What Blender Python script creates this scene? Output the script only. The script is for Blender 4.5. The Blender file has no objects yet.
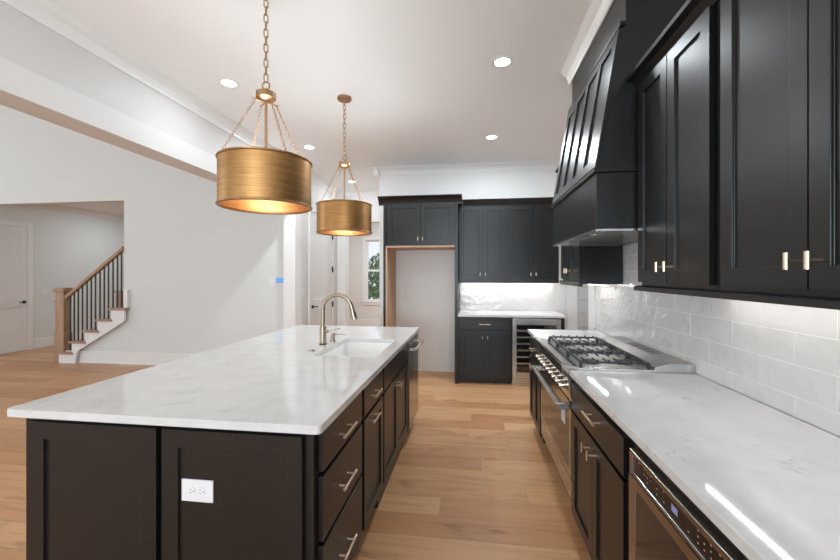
import bpy, bmesh, math, random
from mathutils import Vector, Matrix
random.seed(7)
C = bpy.context.scene.collection
PI = math.pi

# ------------------------------------------------------------------ camera
FPX = 385.0
cam_d = bpy.data.cameras.new('camera'); cam = bpy.data.objects.new('camera', cam_d); C.objects.link(cam)
cam.location = (0, 0, 1.43)
cam.rotation_euler = (PI/2, 0, math.atan(52/FPX))
cam_d.sensor_fit = 'HORIZONTAL'; cam_d.sensor_width = 36.0
cam_d.lens = 36.0*FPX/840.0
cam_d.shift_y = -5/840.0
cam_d.clip_start = 0.05; cam_d.clip_end = 200
bpy.context.scene.camera = cam

# ------------------------------------------------------------------ world, exposure, daylight
w = bpy.data.worlds.new('world'); bpy.context.scene.world = w; w.use_nodes = True
bg = w.node_tree.nodes['Background']; bg.inputs[0].default_value = (0.86, 0.93, 1.0, 1); bg.inputs[1].default_value = 1.0
vs = bpy.context.scene.view_settings
vs.view_transform = 'Standard'; vs.look = 'None'; vs.gamma = 1.0; vs.use_curve_mapping = False
vs.exposure = 0.15
cy = bpy.context.scene.cycles; cy.max_bounces = 16; cy.diffuse_bounces = 12; cy.glossy_bounces = 6; cy.transparent_max_bounces = 12

def area(name, loc, aim, sx, sy, power, col=(1, 1, 1)):
    d = bpy.data.lights.new(name, 'AREA'); d.shape = 'RECTANGLE'; d.size = sx; d.size_y = sy
    d.energy = power; d.color = col
    o = bpy.data.objects.new(name, d); C.objects.link(o); o.location = loc
    o.rotation_euler = (Vector(aim)-Vector(loc)).to_track_quat('-Z', 'Z').to_euler()
    return o
DAY = (0.83, 0.935, 1.0)
# daylight from unseen great-room windows; rear lamp is an added upward ceiling fill
area('rear_ceiling_fill', (-0.9, -4.8, 1.6), (-0.9, -2.9, 3.9), 3.4, 2.1, 250, (0.76, 0.90, 1.0))
area('great_room_rear_daylight', (-7.6, -4.75, 2.4), (-7.6, 0, 2.4), 6.0, 3.8, 70, DAY)
area('great_room_side_daylight', (-12.6, 1.0, 2.4), (-6, 1.0, 2.4), 6.0, 3.8, 118, DAY)

# ------------------------------------------------------------------ materials
def mat(name, col, rough=0.5, metal=0.0, spec=0.5, emit=None, estr=0.0):
    m = bpy.data.materials.new(name); m.use_nodes = True
    b = m.node_tree.nodes['Principled BSDF']
    b.inputs['Base Color'].default_value = (*col, 1); b.inputs['Roughness'].default_value = rough
    b.inputs['Metallic'].default_value = metal; b.inputs['Specular IOR Level'].default_value = spec
    if emit:
        b.inputs['Emission Color'].default_value = (*emit, 1); b.inputs['Emission Strength'].default_value = estr
    return m
def nd(m, t, **kw):
    n = m.node_tree.nodes.new(t)
    for k, v in kw.items(): setattr(n, k, v)
    return n
def lk(m, a, b): m.node_tree.links.new(a, b)
def bsdf(m): return m.node_tree.nodes['Principled BSDF']
def coords(m, scale=(1, 1, 1), rot=(0, 0, 0)):
    g = nd(m, 'ShaderNodeNewGeometry'); mp = nd(m, 'ShaderNodeMapping')
    mp.inputs['Scale'].default_value = scale; mp.inputs['Rotation'].default_value = rot
    lk(m, g.outputs['Position'], mp.inputs['Vector']); return mp.outputs['Vector']
def noise(m, vec, scale, detail=4, rough=0.5, dist=0.0):
    n = nd(m, 'ShaderNodeTexNoise'); n.inputs['Scale'].default_value = scale; n.inputs['Detail'].default_value = detail
    n.inputs['Roughness'].default_value = rough; n.inputs['Distortion'].default_value = dist
    lk(m, vec, n.inputs['Vector']); return n.outputs['Fac']
def ramp(m, fac, stops):
    r = nd(m, 'ShaderNodeValToRGB')
    while len(r.color_ramp.elements) > len(stops): r.color_ramp.elements.remove(r.color_ramp.elements[-1])
    while len(r.color_ramp.elements) < len(stops): r.color_ramp.elements.new(1.0)
    for e, (p, c) in zip(r.color_ramp.elements, stops): e.position = p; e.color = (*c, 1)
    lk(m, fac, r.inputs['Fac']); return r.outputs['Color']
def mix(m, fac, a, b, blend='MIX'):
    n = nd(m, 'ShaderNodeMix', data_type='RGBA', blend_type=blend)
    if isinstance(fac, (int, float)): n.inputs[0].default_value = fac
    else: lk(m, fac, n.inputs[0])
    for i, v in ((6, a), (7, b)):
        if isinstance(v, tuple): n.inputs[i].default_value = (*v, 1)
        else: lk(m, v, n.inputs[i])
    return n.outputs[2]
def bump(m, h, strength, dist=0.01):
    b = nd(m, 'ShaderNodeBump'); b.inputs['Strength'].default_value = strength; b.inputs['Distance'].default_value = dist
    lk(m, h, b.inputs['Height']); lk(m, b.outputs['Normal'], bsdf(m).inputs['Normal'])

def paint(name, col, rough=0.55):
    m = mat(name, col, rough, spec=0.3)
    bump(m, noise(m, coords(m), 260, 2), 0.04, 0.002); return m
M = {}
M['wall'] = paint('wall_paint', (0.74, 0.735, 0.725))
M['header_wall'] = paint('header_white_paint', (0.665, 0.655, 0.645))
M['grey_wall'] = paint('pale_grey_paint', (0.73, 0.75, 0.74))
M['ceiling'] = paint('ceiling_paint', (0.89, 0.90, 0.905))
M['trim'] = paint('white_trim_paint', (0.82, 0.82, 0.81), 0.35)
M['door'] = paint('white_door_paint', (0.78, 0.78, 0.775), 0.4)
M['drywall'] = paint('alcove_drywall_paint', (0.86, 0.855, 0.845))

m = M['black'] = mat('black_cabinet_paint', (0.006, 0.006, 0.006), 0.34, spec=0.5)
bump(m, noise(m, coords(m, (60, 60, 60)), 4, 3), 0.03, 0.002)
M['dark_gap'] = mat('black_interior', (0.006, 0.006, 0.006), 0.6)

m = M['quartz'] = mat('white_veined_quartz', (0.78, 0.78, 0.765), 0.06, spec=0.5)
v = coords(m)
n1 = noise(m, v, 3.2, 8, 0.62, 1.2)
vein = ramp(m, n1, [(0.0, (0, 0, 0)), (0.485, (0, 0, 0)), (0.5, (1, 1, 1)), (0.515, (0, 0, 0))])
msk = ramp(m, noise(m, v, 5.5, 3), [(0.5, (0, 0, 0)), (0.72, (1, 1, 1))])
vm = mix(m, 1.0, vein, msk, 'MULTIPLY')
cl = ramp(m, noise(m, v, 9, 5, 0.6), [(0.3, (0.63, 0.635, 0.63)), (0.6, (0.69, 0.69, 0.685))])
lk(m, mix(m, vm, cl, (0.47, 0.465, 0.455)), bsdf(m).inputs['Base Color'])

m = M['oak_floor'] = mat('oak_plank_floor', (0.5, 0.3, 0.17), 0.36, spec=0.4)
v = coords(m)
br = nd(m, 'ShaderNodeTexBrick'); br.offset = 0.0; br.offset_frequency = 2; br.squash = 1.0
br.inputs['Color1'].default_value = (0, 0, 0, 1); br.inputs['Color2'].default_value = (1, 1, 1, 1)
br.inputs['Mortar'].default_value = (0.5, 0.5, 0.5, 1)
br.inputs['Scale'].default_value = 1.0; br.inputs['Mortar Size'].default_value = 0.0016; br.inputs['Mortar Smooth'].default_value = 0.1
br.inputs['Brick Width'].default_value = 1.75; br.inputs['Row Height'].default_value = 0.19; br.inputs['Bias'].default_value = 0.0
sp_ = nd(m, 'ShaderNodeSeparateXYZ'); lk(m, v, sp_.inputs[0])
dv = nd(m, 'ShaderNodeMath', operation='DIVIDE'); lk(m, sp_.outputs[1], dv.inputs[0]); dv.inputs[1].default_value = 0.19
flr = nd(m, 'ShaderNodeMath', operation='FLOOR'); lk(m, dv.outputs[0], flr.inputs[0])
wn = nd(m, 'ShaderNodeTexWhiteNoise', noise_dimensions='1D'); lk(m, flr.outputs[0], wn.inputs['W'])
sh_ = nd(m, 'ShaderNodeMath', operation='MULTIPLY_ADD'); lk(m, wn.outputs['Value'], sh_.inputs[0]); sh_.inputs[1].default_value = 1.75; lk(m, sp_.outputs[0], sh_.inputs[2])
cb_ = nd(m, 'ShaderNodeCombineXYZ'); lk(m, sh_.outputs[0], cb_.inputs[0]); lk(m, sp_.outputs[1], cb_.inputs[1])
lk(m, cb_.outputs[0], br.inputs['Vector'])
tone = ramp(m, br.outputs['Color'], [(0.0, (0.47, 0.235, 0.108)), (0.35, (0.565, 0.305, 0.147)), (0.7, (0.64, 0.37, 0.19)), (1.0, (0.51, 0.265, 0.125))])
off = nd(m, 'ShaderNodeVectorMath', operation='MULTIPLY_ADD'); lk(m, br.outputs['Color'], off.inputs[0])
off.inputs[1].default_value = (7, 3, 5); lk(m, coords(m, (1.6, 16, 1)), off.inputs[2])
g1 = noise(m, off.outputs[0], 1.6, 8, 0.65, 0.6)
grain = ramp(m, g1, [(0.25, (0.58, 0.53, 0.50)), (0.5, (1, 1, 1)), (0.75, (1.12, 1.1, 1.08))])
c1 = mix(m, 0.75, tone, grain, 'MULTIPLY')
kn = ramp(m, noise(m, coords(m, (2.2, 5.5, 1)), 1.3, 2), [(0.64, (1, 1, 1)), (0.76, (0.5, 0.4, 0.34))])
c2 = mix(m, 0.8, c1, kn, 'MULTIPLY')
lk(m, mix(m, br.outputs['Fac'], c2, (0.30, 0.17, 0.10)), bsdf(m).inputs['Base Color'])
bump(m, g1, 0.06, 0.003)

def wood(name, a, b, sc, rough=0.45):
    m = mat(name, a, rough, spec=0.35)
    n = noise(m, coords(m, sc), 3, 6, 0.6, 0.5)
    lk(m, ramp(m, n, [(0.3, a), (0.7, b)]), bsdf(m).inputs['Base Color']); return m
M['stair_oak'] = wood('brown_oak_stair', (0.33, 0.195, 0.12), (0.46, 0.30, 0.20), (6, 6, 1.2))
M['raw_ply'] = wood('raw_maple_plywood', (0.55, 0.33, 0.2), (0.66, 0.43, 0.28), (8, 8, 1))

def brushed(name, col, rough, sc, amt=0.25):
    m = mat(name, col, rough, 1.0)
    n = noise(m, coords(m, sc), 1.0, 5, 0.6)
    lo = tuple(c*(1-amt) for c in col); hi = tuple(min(1, c*(1+amt)) for c in col)
    lk(m, ramp(m, n, [(0.3, lo), (0.7, hi)]), bsdf(m).inputs['Base Color'])
    bump(m, n, 0.03, 0.002); return m
M['steel'] = brushed('brushed_stainless', (0.56, 0.55, 0.53), 0.27, (3, 3, 220), 0.12)
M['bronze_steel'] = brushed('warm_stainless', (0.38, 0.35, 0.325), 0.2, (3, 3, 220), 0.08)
M['mirror_steel'] = brushed('polished_stainless', (0.5, 0.49, 0.48), 0.14, (3, 3, 220), 0.05)
M['guard_steel'] = brushed('satin_stainless', (0.5, 0.495, 0.485), 0.38, (3, 220, 3), 0.1)
M['bright_steel'] = brushed('bright_satin_stainless', (0.68, 0.68, 0.67), 0.32, (3, 220, 3), 0.05)
M['bright_knob'] = mat('polished_knob', (0.66, 0.58, 0.5), 0.22, 1.0)
M['champagne'] = brushed('champagne_bronze', (0.72, 0.57, 0.42), 0.3, (60, 60, 60), 0.08)
M['nickel_gold'] = brushed('brushed_gold_nickel', (0.40, 0.325, 0.25), 0.28, (80, 80, 8), 0.12)
M['brass_drum'] = brushed('antique_brass_drum', (0.45, 0.245, 0.095), 0.42, (5, 5, 150), 0.24)
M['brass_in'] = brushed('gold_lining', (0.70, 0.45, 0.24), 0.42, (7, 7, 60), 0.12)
M['brass'] = brushed('antique_brass', (0.42, 0.25, 0.135), 0.38, (40, 40, 40), 0.2)
M['iron'] = mat('cast_iron', (0.028, 0.028, 0.032), 0.42, spec=0.6)
M['black_metal'] = mat('black_metal', (0.02, 0.02, 0.021), 0.4)
M['glass_dark'] = mat('dark_oven_glass', (0.018, 0.015, 0.013), 0.05, spec=0.8)
M['panel_brown'] = mat('dark_control_glass', (0.02, 0.012, 0.01), 0.12, spec=0.25)
M['marks'] = mat('grey_control_marks', (0.4, 0.36, 0.34), 0.5)
M['display'] = mat('blue_display', (0.1, 0.12, 0.25), 0.3, emit=(0.4, 0.45, 0.75), estr=0.25)
M['tstat'] = mat('thermostat_screen', (0.1, 0.3, 0.6), 0.3, emit=(0.25, 0.5, 0.85), estr=0.3)
M['plastic'] = mat('white_plastic', (0.80, 0.80, 0.82), 0.35)
M['slot'] = mat('outlet_slot_dark', (0.03, 0.03, 0.03), 0.6)
M['paper'] = mat('white_paper', (0.82, 0.82, 0.82), 0.7)
M['ceramic'] = mat('white_fireclay', (0.92, 0.92, 0.91), 0.18)
M['grout'] = mat('pale_grout', (0.80, 0.80, 0.79), 0.8)
m = M['tile'] = mat('glossy_white_tile', (0.78, 0.78, 0.775), 0.07, spec=0.55)
v = coords(m)
bump(m, noise(m, v, 15, 1.4, 0.4, 0.4), 0.48, 0.016)
lk(m, ramp(m, noise(m, v, 5, 3), [(0.3, (0.67, 0.66, 0.645)), (0.7, (0.70, 0.69, 0.675))]), bsdf(m).inputs['Base Color'])
M['lamp_lens'] = mat('downlight_lens', (0.9, 0.9, 0.9), 0.5, emit=(1, 0.985, 0.95), estr=9)
M['bulb'] = mat('warm_bulb', (0.9, 0.85, 0.7), 0.4, emit=(1, 0.82, 0.58), estr=4)
M['led'] = mat('led_strip', (0.9, 0.9, 0.9), 0.5, emit=(1, 0.97, 0.93), estr=12)
gm = M['glass'] = bpy.data.materials.new('window_glass'); gm.use_nodes = True
nt = gm.node_tree; nt.nodes.clear()
o_ = nt.nodes.new('ShaderNodeOutputMaterial'); t_ = nt.nodes.new('ShaderNodeBsdfTransparent'); g_ = nt.nodes.new('ShaderNodeBsdfGlossy')
g_.inputs['Roughness'].default_value = 0.02; mx = nt.nodes.new('ShaderNodeMixShader'); mx.inputs[0].default_value = 0.07
nt.links.new(t_.outputs[0], mx.inputs[1]); nt.links.new(g_.outputs[0], mx.inputs[2]); nt.links.new(mx.outputs[0], o_.inputs[0])
m = M['leaf'] = mat('green_leaves', (0.08, 0.2, 0.06), 0.5)
lk(m, ramp(m, noise(m, coords(m), 9, 3), [(0.35, (0.04, 0.12, 0.04)), (0.65, (0.2, 0.36, 0.14))]), bsdf(m).inputs['Base Color'])
M['ground'] = mat('pale_ground', (0.42, 0.42, 0.4), 0.9)

# ------------------------------------------------------------------ mesh builder
class MB:
    def __init__(s): s.b = bmesh.new()
    def poly(s, pts): 
        return s.b.faces.new([s.b.verts.new(p) for p in pts])
    def hexa(s, P):           # 8 points: bottom 4 ccw, top 4 ccw
        v = [s.b.verts.new(p) for p in P]
        for f in ((3, 2, 1, 0), (4, 5, 6, 7), (0, 1, 5, 4), (1, 2, 6, 5), (2, 3, 7, 6), (3, 0, 4, 7)):
            s.b.faces.new([v[i] for i in f])
    def box(s, x0, x1, y0, y1, z0, z1):
        x0, x1 = min(x0, x1), max(x0, x1); y0, y1 = min(y0, y1), max(y0, y1); z0, z1 = min(z0, z1), max(z0, z1)
        s.hexa([(x0, y0, z0), (x1, y0, z0), (x1, y1, z0), (x0, y1, z0), (x0, y0, z1), (x1, y0, z1), (x1, y1, z1), (x0, y1, z1)])
        return s
    def fbox(s, f, u0, u1, d0, d1, z0, z1):
        s.hexa([f(u0, d0, z0), f(u1, d0, z0), f(u1, d1, z0), f(u0, d1, z0), f(u0, d0, z1), f(u1, d0, z1), f(u1, d1, z1), f(u0, d1, z1)])
        return s
    def prism(s, poly, axis, a0, a1):
        def P(p, a): return {'x': (a, p[0], p[1]), 'y': (p[0], a, p[1]), 'z': (p[0], p[1], a)}[axis]
        A = [s.b.verts.new(P(p, a0)) for p in poly]; B = [s.b.verts.new(P(p, a1)) for p in poly]
        n = len(poly); s.b.faces.new(A); s.b.faces.new(B[::-1])
        for i in range(n): s.b.faces.new([A[i], B[i], B[(i+1) % n], A[(i+1) % n]])
        return s
    def tube(s, pts, r, n=10, closed=False, caps=True):
        pts = [Vector(p) for p in pts]; N = len(pts); rs = r if isinstance(r, (list, tuple)) else [r]*N
        rings = []; up = None
        for i, p in enumerate(pts):
            a = pts[(i-1) % N] if (closed or i > 0) else p; b = pts[(i+1) % N] if (closed or i < N-1) else p
            t = (b-a).normalized()
            if up is None:
                up = Vector((0, 0, 1)) if abs(t.z) < 0.9 else Vector((1, 0, 0))
            x = up.cross(t)
            if x.length < 1e-6: x = Vector((0, 1, 0)).cross(t)
            x.normalize(); y = t.cross(x); up = y
            rings.append([s.b.verts.new(p+rs[i]*(math.cos(2*PI*k/n)*x+math.sin(2*PI*k/n)*y)) for k in range(n)])
        for i in range(N if closed else N-1):
            A, B = rings[i], rings[(i+1) % N]
            for k in range(n): s.b.faces.new([A[k], A[(k+1) % n], B[(k+1) % n], B[k]])
        if caps and not closed: s.b.faces.new(rings[0][::-1]); s.b.faces.new(rings[-1])
        return s
    def cyl(s, p0, p1, r, r1=None, n=16): return s.tube([p0, p1], [r, r if r1 is None else r1], n)
    def lathe(s, prof, cx, cy, n=64, closed=False):
        rings = []
        for r, z in prof:
            rings.append([s.b.verts.new((cx+r*math.cos(2*PI*k/n), cy+r*math.sin(2*PI*k/n), z)) for k in range(n)])
        L = len(prof)
        for i in range(L if closed else L-1):
            A, B = rings[i], rings[(i+1) % L]
            for k in range(n): s.b.faces.new([A[k], A[(k+1) % n], B[(k+1) % n], B[k]])
        if not closed:
            if prof[0][0] > 1e-5: s.b.faces.new(rings[0][::-1])
            if prof[-1][0] > 1e-5: s.b.faces.new(rings[-1])
        return s
    def board(s, f, u0, u1, z0, z1, d0, d1, recs, rec=0.009):
        """flat board between depths d0 (back) and d1 (front); recs = (u0,u1,z0,z1) recessed panels lying side by side or stacked"""
        V = lambda u, d, z: s.b.verts.new(f(u, d, z))
        def q(a): s.b.faces.new([V(*p) for p in a])
        q([(u0, d0, z0), (u0, d0, z1), (u1, d0, z1), (u1, d0, z0)])
        q([(u0, d0, z0), (u1, d0, z0), (u1, d1, z0), (u0, d1, z0)]); q([(u0, d0, z1), (u0, d1, z1), (u1, d1, z1), (u1, d0, z1)])
        q([(u0, d0, z0), (u0, d1, z0), (u0, d1, z1), (u0, d0, z1)]); q([(u1, d0, z0), (u1, d0, z1), (u1, d1, z1), (u1, d1, z0)])
        us = sorted({u0, u1, *[r[0] for r in recs], *[r[1] for r in recs]}); zs = sorted({z0, z1, *[r[2] for r in recs], *[r[3] for r in recs]})
        for i in range(len(us)-1):
            for j in range(len(zs)-1):
                uc, zc = (us[i]+us[i+1])/2, (zs[j]+zs[j+1])/2
                if any(r[0] < uc < r[1] and r[2] < zc < r[3] for r in recs): continue
                q([(us[i], d1, zs[j]), (us[i+1], d1, zs[j]), (us[i+1], d1, zs[j+1]), (us[i], d1, zs[j+1])])
        e = d1-rec
        for a, b, c, d in recs:
            q([(a, e, c), (b, e, c), (b, e, d), (a, e, d)])
            q([(a, d1, c), (b, d1, c), (b, e, c), (a, e, c)]); q([(a, e, d), (b, e, d), (b, d1, d), (a, d1, d)])
            q([(a, d1, c), (a, e, c), (a, e, d), (a, d1, d)]); q([(b, d1, c), (b, d1, d), (b, e, d), (b, e, c)])
        return s
    def shaker(s, f, u0, u1, z0, z1, d0=0.001, th=0.02, st=0.057, rec=0.009):
        return s.board(f, u0, u1, z0, z1, d0, d0+th, [(u0+st, u1-st, z0+st, z1-st)], rec)

def link_mesh(name, mb, material, origin=(0, 0, 0), bev=0.0, smooth=None, segs=2):
    b = mb.b
    bmesh.ops.remove_doubles(b, verts=b.verts, dist=1e-5)
    bmesh.ops.recalc_face_normals(b, faces=b.faces)
    bmesh.ops.translate(b, verts=b.verts, vec=-Vector(origin))
    me = bpy.data.meshes.new(name); b.to_mesh(me); b.free()
    me.materials.append(material)
    o = bpy.data.objects.new(name, me); C.objects.link(o)
    if smooth is not None:
        for p in me.polygons: p.use_smooth = True
        if hasattr(me, 'set_sharp_from_angle'): me.set_sharp_from_angle(angle=math.radians(smooth))
    if bev > 0:
        bm_ = o.modifiers.new('bevel', 'BEVEL'); bm_.width = bev; bm_.segments = segs; bm_.limit_method = 'ANGLE'; bm_.angle_limit = math.radians(40)
    return o
def wloc(o):
    v = Vector((0, 0, 0))
    while o: v = v+Vector(o.location); o = o.parent
    return v
def part(name, mb, material, parent, bev=0.0, smooth=None, label=None):
    o = link_mesh(name, mb, material, wloc(parent), bev, smooth); o.parent = parent
    if label: o['label'] = label
    return o
def tagit(o, label, cat, group=None, kind=None):
    o['label'] = label; o['category'] = cat
    if group: o['group'] = group
    if kind: o['kind'] = kind
def thing(name, loc, label, cat, group=None):
    o = bpy.data.objects.new(name, None); C.objects.link(o); o.location = loc; o.empty_display_size = 0.05
    tagit(o, label, cat, group); return o
def single(name, mb, material, label, cat, group=None, bev=0.0, smooth=None):
    vs_ = [v.co for v in mb.b.verts]
    org = ((min(v.x for v in vs_)+max(v.x for v in vs_))/2, (min(v.y for v in vs_)+max(v.y for v in vs_))/2, min(v.z for v in vs_))
    o = link_mesh(name, mb, material, org, bev, smooth); o.location = org; tagit(o, label, cat, group); return o
def struct(name, mb, material, label=None, bev=0.0, smooth=None, cat='structure'):
    o = link_mesh(name, mb, material, (0, 0, 0), bev, smooth); o['kind'] = 'structure'
    if label: o['label'] = label; o['category'] = cat
    return o
def face(n, pos):
    if n == '-x': return lambda u, d, z: (pos-d, u, z)
    if n == '+x': return lambda u, d, z: (pos+d, u, z)
    if n == '-y': return lambda u, d, z: (u, pos-d, z)
    if n == '+y': return lambda u, d, z: (u, pos+d, z)

# ------------------------------------------------------------------ room shell
CEIL = 3.05
struct('floor', MB().box(-13, 3.7, -5, 10.4, -0.06, 0), M['oak_floor'], 'light brown oak plank floor running through kitchen and great room', cat='floor')
struct('ceiling', MB().box(-2.75, 3.7, -5, 10.4, CEIL, CEIL+0.08), M['ceiling'], 'white kitchen ceiling with round downlights', cat='ceiling')
struct('ceiling_great_room', MB().box(-13, -2.75, -5, 5.62, 5.2, 5.28), M['ceiling'], 'high ceiling above the great room', cat='ceiling')
struct('ceiling_hall', MB().box(-8.55, -2.7, 5.62, 10.4, 2.86, 2.94), M['ceiling'], 'lower ceiling of the stair hall', cat='ceiling')
struct('wall_right', MB().box(1.17, 1.32, -5, 4.05, 0, CEIL), M['wall'], 'white kitchen wall behind range and upper cabinets', cat='wall')
struct('wall_back', MB().box(-1.39, 3.7, 5.7, 5.85, 0, CEIL).box(-1.39, -1.26, 5.85, 7.05, 0, CEIL), M['wall'], 'white end wall behind the bar cabinets and refrigerator alcove', cat='wall')
struct('wall_right_hall', MB().box(3.6, 3.7, -5, 5.7, 0, CEIL), M['wall'], cat='wall')
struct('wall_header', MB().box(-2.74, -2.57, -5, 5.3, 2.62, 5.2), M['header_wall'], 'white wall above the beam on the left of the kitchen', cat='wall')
struct('trim_beam', MB().box(-2.77, -2.545, -5, 5.5, 2.44, 2.62), M['wall'], 'white boxed beam over the opening to the great room', bev=0.003, cat='beam')
struct('trim_column', MB().box(-2.725, -2.545, 5.3, 5.5, 0, 2.44), M['trim'], 'white square column at the far end of the beam', bev=0.003, cat='column')
struct('wall_stair', MB().box(-5.547, -2.6, 5.5, 5.62, 0, 5.2).box(-8.4, -5.547, 5.5, 5.62, 2.63, 5.2).box(-13, -8.4, 5.5, 5.62, 0, 5.2), M['grey_wall'], 'tall pale wall of the great room with the stair opening', cat='wall')
struct('wall_hall_left', MB().box(-8.55, -8.4, 5.62, 10.4, 0, 2.86).box(-8.55, -8.4, 5.3, 5.5, 0, 2.5), M['grey_wall'], 'pale hall wall with the white door beyond the stairs', cat='wall')
struct('wall_hall_back', MB().box(-8.4, -4.2, 10.2, 10.4, 0, 2.86), M['grey_wall'], cat='wall')
struct('wall_kitchen_left', MB().box(-2.7, -2.55, 5.5, 7.05, 0, CEIL), M['wall'], 'short white wall with a door past the beam column', cat='wall')
struct('wall_passage', MB().box(-2.7, -2.38, 7.05, 7.2, 0, CEIL).box(-2.38, -1.15, 7.05, 7.2, 2.43, CEIL).box(-1.15, 0.6, 7.05, 7.2, 0, CEIL), M['wall'], 'white partition with a cased opening toward the back room', cat='wall')
struct('trim_passage_casing', MB().box(-2.53, -2.38, 7.025, 7.05, 0, 2.43).box(-2.385, -2.365, 7.03, 7.22, 0, 2.43), M['trim'], 'white casing beside the passage opening', bev=0.003, cat='trim')
WX0, WX1, WZ0, WZ1 = -2.86, -2.08, 0.72, 2.38
struct('wall_back_room', MB().box(-4.2, WX0, 10.2, 10.35, 0, CEIL).box(WX1, 0.6, 10.2, 10.35, 0, CEIL).box(WX0, WX1, 10.2, 10.35, 0, WZ0).box(WX0, WX1, 10.2, 10.35, WZ1, CEIL), M['wall'], 'far wall of the back room holding the window', cat='wall')
struct('wall_back_room_side', MB().box(-4.2, -4.05, 7.2, 10.2, 0, CEIL).box(0.6, 0.75, 7.05, 10.35, 0, CEIL).box(-4.2, -2.7, 7.05, 7.2, 0, CEIL), M['wall'], cat='wall')
# rear of the house, behind the camera: walls with large openings
struct('wall_rear', MB().box(-13, -10.8, -5, -4.85, 0, 5.2).box(-4.4, -2.75, -5, -4.85, 0, 5.2).box(-10.8, -4.4, -5, -4.85, 0, 0.4).box(-10.8, -4.4, -5, -4.85, 4.4, 5.2)
       .box(0.9, 1.17, -5, -4.85, 0, CEIL).box(-2.75, 0.9, -5, -4.85, 0, 0.45).box(-2.75, 0.9, -5, -4.85, 2.7, CEIL), M['wall'], cat='wall')
struct('wall_great_room_left', MB().box(-13, -12.85, -4.85, -2.2, 0, 5.2).box(-13, -12.85, 4.2, 5.5, 0, 5.2).box(-13, -12.85, -2.2, 4.2, 0, 0.4).box(-13, -12.85, -2.2, 4.2, 4.4, 5.2), M['wall'], cat='wall')

# crown mouldings
def crown_poly(d, sgn, base):
    pr = [(0, CEIL-0.11), (0.012, CEIL-0.11), (0.018, CEIL-0.085), (0.04, CEIL-0.05), (0.07, CEIL-0.03), (0.085, CEIL-0.012), (0.09, CEIL-0.0005), (0, CEIL-0.0005)]
    return [(base+sgn*a, z) for a, z in pr]
struct('trim_crown_left', MB().prism(crown_poly(0, 1, -2.57), 'y', -5, 5.3).prism(crown_poly(0, 1, -2.55), 'y', 5.3, 7.05), M['trim'], 'white crown moulding along the left header', cat='moulding')
struct('trim_crown_back', MB().prism(crown_poly(0, -1, 5.7), 'x', -1.47, 3.6).prism(crown_poly(0, -1, -1.39), 'y', 5.61, 7.05).prism(crown_poly(0, -1, 7.05), 'x', -2.55, -1.39), M['trim'], 'white crown moulding along the back wall', cat='moulding')
struct('trim_crown_right', MB().prism(crown_poly(0, -1, 1.17), 'y', -5, 2.0).prism(crown_poly(0, -1, 1.17), 'y', 3.3, 4.05)
       .prism([(0.774+(x-0.774)*0.78, z) for x, z in crown_poly(0, -1, 0.774)], 'y', 2.0, 3.2), M['trim'], 'white crown moulding wrapping over the range hood', cat='moulding')
struct('trim_crown_hall', MB().prism([(-8.4+a, z-0.19) for a, z in [(0, 2.94), (0.012, 2.94), (0.03, 2.97), (0.07, 3.02), (0.09, 3.05), (0, 3.05)]], 'y', 5.62, 10.2), M['trim'], 'white crown moulding in the stair hall', cat='moulding')
# baseboards
BB = 0.19
struct('baseboard_stair', MB().box(-6.62, -2.78, 5.482, 5.5, 0, BB).box(-6.7, -2.78, 5.47, 5.482, 0, 0.02), M['trim'], 'white baseboard under the great room wall', bev=0.003, cat='baseboard')
struct('baseboard_hall', MB().box(-8.4, -8.382, 6.37, 10.2, 0, BB), M['trim'], 'white baseboard on the hall wall', bev=0.003, cat='baseboard')
struct('baseboard_left', MB().box(-2.55, -2.535, 5.5, 5.77, 0, BB).box(-2.55, -2.535, 6.87, 7.02, 0, BB), M['trim'], bev=0.003, cat='baseboard')
struct('baseboard_back_room', MB().box(-4.05, 0.6, 10.18, 10.2, 0, 0.22), M['trim'], 'white baseboard under the back room window', cat='baseboard')

# doors ----------------------------------------------------------------
def lever(parent, f, u, z, d, direction, round_=True):
    mb = MB()
    mb.cyl(f(u, d, z), f(u, d+0.012, z), 0.03, n=20).cyl(f(u, d+0.01, z), f(u, d+0.055, z), 0.01)
    mb.tube([f(u, d+0.05, z), f(u+direction*0.05, d+0.055, z), f(u+direction*0.11, d+0.05, z)], [0.011, 0.01, 0.008])
    return part('door_handle', mb, M['black_metal'], parent, smooth=40, label='black lever door handle')
def panel_door(name, f, u0, u1, z1, label, panels, hside, casing=0.095, hinges=()):
    d = struct(name, MB().board(f, u0+0.004, u1-0.004, 0.012, z1, 0.0, 0.012, panels, 0.008), M['door'], label, bev=0.002, cat='door')
    c = MB()
    c.fbox(f, u0-casing, u0, 0, 0.022, 0, z1+casing).fbox(f, u1, u1+casing, 0, 0.022, 0, z1+casing).fbox(f, u0, u1, 0, 0.022, z1+0.004, z1+casing)
    part('door_casing', c, M['trim'], d, bev=0.003)
    hu = u0+0.06 if hside < 0 else u1-0.06
    lever(d, f, hu, 0.92, 0.012, -hside)
    for hz in hinges:
        ed = u1 if hside < 0 else u0
        part('hinge', MB().fbox(f, ed-0.025, ed+0.012, 0.012, 0.03, hz-0.05, hz+0.05), M['black_metal'], d, label='black door hinge')
    return d
fh = face('+x', -8.4)
panel_door('door_1', fh, 5.46, 6.265, 2.33, 'white two panel door at the far left beyond the stairs',
           [(5.57, 6.155, 0.2, 0.82), (5.57, 6.155, 1.0, 2.2)], 1)
fk = face('+x', -2.55)
panel_door('door_2', fk, 5.83, 6.78, 2.44, 'white panel door with black hinges in the passage past the beam column',
           [(5.95, 6.66, 0.22, 0.84), (5.95, 6.66, 1.03, 2.31)], -1, 0.07, (0.30, 0.90, 1.53, 2.13))
fb = face('-y', 5.7)
dgrey = M['door']; M['door'] = paint('shaded_plank_paint', (0.50, 0.505, 0.50), 0.5)  # grey puts the dim hall's shade into the plank door's colour
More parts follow.
